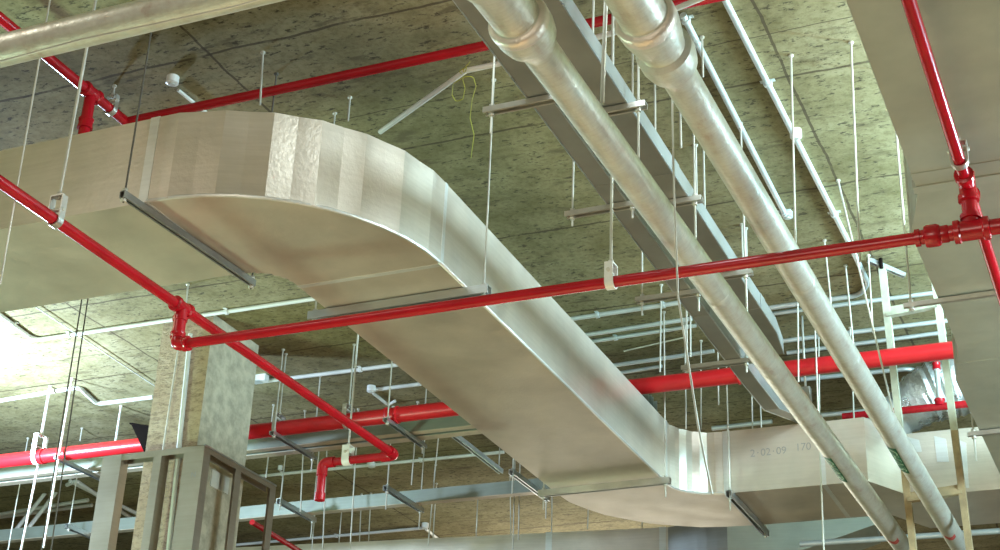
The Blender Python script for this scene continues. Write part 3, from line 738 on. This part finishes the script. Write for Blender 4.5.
# plates on the column side and dark bracket
for px, py, lb in ((215, 480, 'left pale square plate on the column side'), (223, 484, 'right pale square plate on the column side')):
    q = atX(px, py, -6.02); o = MB().box((-6.02, q.y-.06, q.z-.06), (-6.008, q.y+.06, q.z+.06)).build('wall_plate', 'plate', None, .002); tag(o, lb, 'plate', 'plates on the column')
t = thing('steel_bracket', 'black triangular steel bracket beside the column above the thick main', 'bracket', atX(147, 440, -6.47))
a, b, c = atY(131, 424, 8.9), atY(150, 427, 8.9), atY(144, 452, 8.9)
MB().prism([a, b, c], (0, .02, 0)).build('gusset', 'black', t)
MB().bar(a+V((0,.01,0)), b+V((0,.01,0)), .06, .012).build('flange', 'black', t)

# ------------------------------------------------------------------ timber frame at right
t = thing('timber_frame', 'pale timber frame of two posts and crossbars behind the right silver pipe', 'frame', atY(913, 550, 9.68))
def post(p, q, k, w=.043):
    mid = p.lerp(q, k); mb = MB().bar(p, mid, w, .045, (0,1,0)); o1 = mb.build('post', 'wood_lit', t)  # upper length gets the tone with light painted in
    MB().bar(mid, q+(q-p)*((q.z+CZ)/(p.z-q.z)), w, .045, (0,1,0)).build('post_foot', 'wood', t)
TL_ = at(882, 266, 4.36)
TL_, BL_ = at(882, 266, 4.36), atY(913.5, 550, 10.05); TR_, BR_ = atY(933.5, 268, TL_.y), atY(969.5, 548, 10.05)
post(TL_, BL_, .64); post(TR_, BR_, .57)
MB().bar(on_line(TL_, BL_, 313), on_line(TR_, BR_, 303), .045, .06).build('crossbar', 'wood_lit', t)
MB().bar(on_line(TL_, BL_, 498), on_line(TR_, BR_, 489.5), .045, .06).build('crossbar', 'wood', t)
q = TL_+V((0, -.03, -.03))
MB().channel(q+V((-.08,-.02,.05)), q+V((.12,.12,-.03)), .03, .03).build('bracket', 'galv', t); MB().sweep([q, V((q.x, q.y, H))], .012, 8).build('bracket_stem', 'black', t)

# crinkled foil bend standing on the far duct
t = thing('flexible_duct', 'crinkled shiny foil bend on top of the far duct at right', 'duct', atY(925, 415, 10.3))
pts = [atY(x, y, 10.35) for x, y in ((872, 432), (900, 415), (925, 396), (950, 386), (985, 378))]
rr = [.10, .15, .2, .22, .22]; P, Rr = [], []
for i in range(len(pts)-1):
    for k in range(6):
        f = k/6; P.append(pts[i].lerp(pts[i+1], f)); Rr.append((rr[i]*(1-f)+rr[i+1]*f)*(1+(.04 if k % 2 else -.03)))
MB().sweep(P, Rr, 18).build('flex_body', 'crinkle', t)
MB().sweep([P[5]-(P[6]-P[5])*.2, P[6]], [Rr[5]*1.1, Rr[6]*1.1], 18).build('collar', 'tape', t)
# foil patches taped over the far duct's ragged face
yp = YC+.41-.395
for px0, px1, py0, py1 in ((893, 903, 438, 474), (907, 919, 437, 452), (934, 946, 436, 462), (958, 966, 440, 488)):
    a, b, c, d_ = atY(px0, py0, yp), atY(px1, py0+3, yp), atY(px1+3, py1, yp), atY(px0+3, py1, yp)
    e_ = V((0, -.004, 0)); MB().prism([a+e_, b+e_, c+e_, d_+e_], (0, .004, 0)).build('foil_patch', 'tape', duct)

# ------------------------------------------------------------------ light
def area(name, loc, target, size, power, col, sy_=None):
    l = bpy.data.lights.new(name, 'AREA'); l.energy = power; l.color = col; l.size = size
    if sy_: l.shape = 'RECTANGLE'; l.size_y = sy_
    o = bpy.data.objects.new(name, l); C.objects.link(o)
    o.location = V(loc)+V((0,0,CZ)); o.rotation_euler = (V(target)-V(loc)).to_track_quat('-Z', 'Y').to_euler()
    return o
pl = bpy.data.lights.new('work_light_left', 'POINT'); pl.energy = 620; pl.color = (.56, .77, 1); pl.shadow_soft_size = .12
po = bpy.data.objects.new('work_light_left', pl); C.objects.link(po); po.location = (-8.35, 8.1, 3.5+CZ)
area('fill_left', (-8.5, 4.6, .6), (-6.2, 5.5, 3.4), .8, 230, (.62, 1, .74))  # added fill, tints the left duct's underside pale green
area('fill_right', (3.2, 6.6, 2.45), (-1.8, 7.4, 3.0), 1.4, 340, (.74, .94, 1))  # unseen fill added for the silver pipes and duct undersides
area('strip_lamp_right', (1.3, 8.2, 4.08), (-2.9, 8.4, 3.4), .3, 800, (.50, .85, 1), 2.6)
area('fill_bay', (1.2, 5.2, 4.08), (-1.6, 9.8, 3.45), .3, 250, (.76, .93, 1), .8)  # added fill that whitens the far duct's near side
area('fill_far', (-5.5, 15.6, 3.25), (-4.5, 13.6, 4.4), 2.6, 110, (1, .95, .80))  # invented source, lifts the dark far end of the slab
area('fill_near', (-1.5, -4.0, 1.5), (-2.5, 7, 3.8), 3.5, 165, (1, .90, .74))  # soft warm fill added behind the camera
area('fill_floor_bounce', (-2.6, 5.0, .2), (-2.6, 5.01, -1.6), 2.0, 420, (1, .95, .84))  # added downward light so the floor bounces warmth onto the undersides
area('strip_lamp_near_left', (-5.1, 2.5, 4.25), (-5.1, 3.0, 0), 1.3, 20, (1, .95, .86), .2)
area('strip_lamp_near_right', (-2.0, 4.3, 4.25), (-2.1, 4.5, 0), .7, 14, (.82, .96, 1), .2)
w = bpy.data.worlds.new('world'); bpy.context.scene.world = w; w.use_nodes = True
bg = w.node_tree.nodes['Background']; bg.inputs[0].default_value = (.95, 1, .88, 1); bg.inputs[1].default_value = .5

for o in bpy.data.objects:
    if '_o' in o: del o['_o']
vs_ = bpy.context.scene.view_settings
vs_.view_transform = 'Standard'; vs_.look = 'None'; vs_.gamma = 1; vs_.exposure = 0; vs_.use_curve_mapping = False
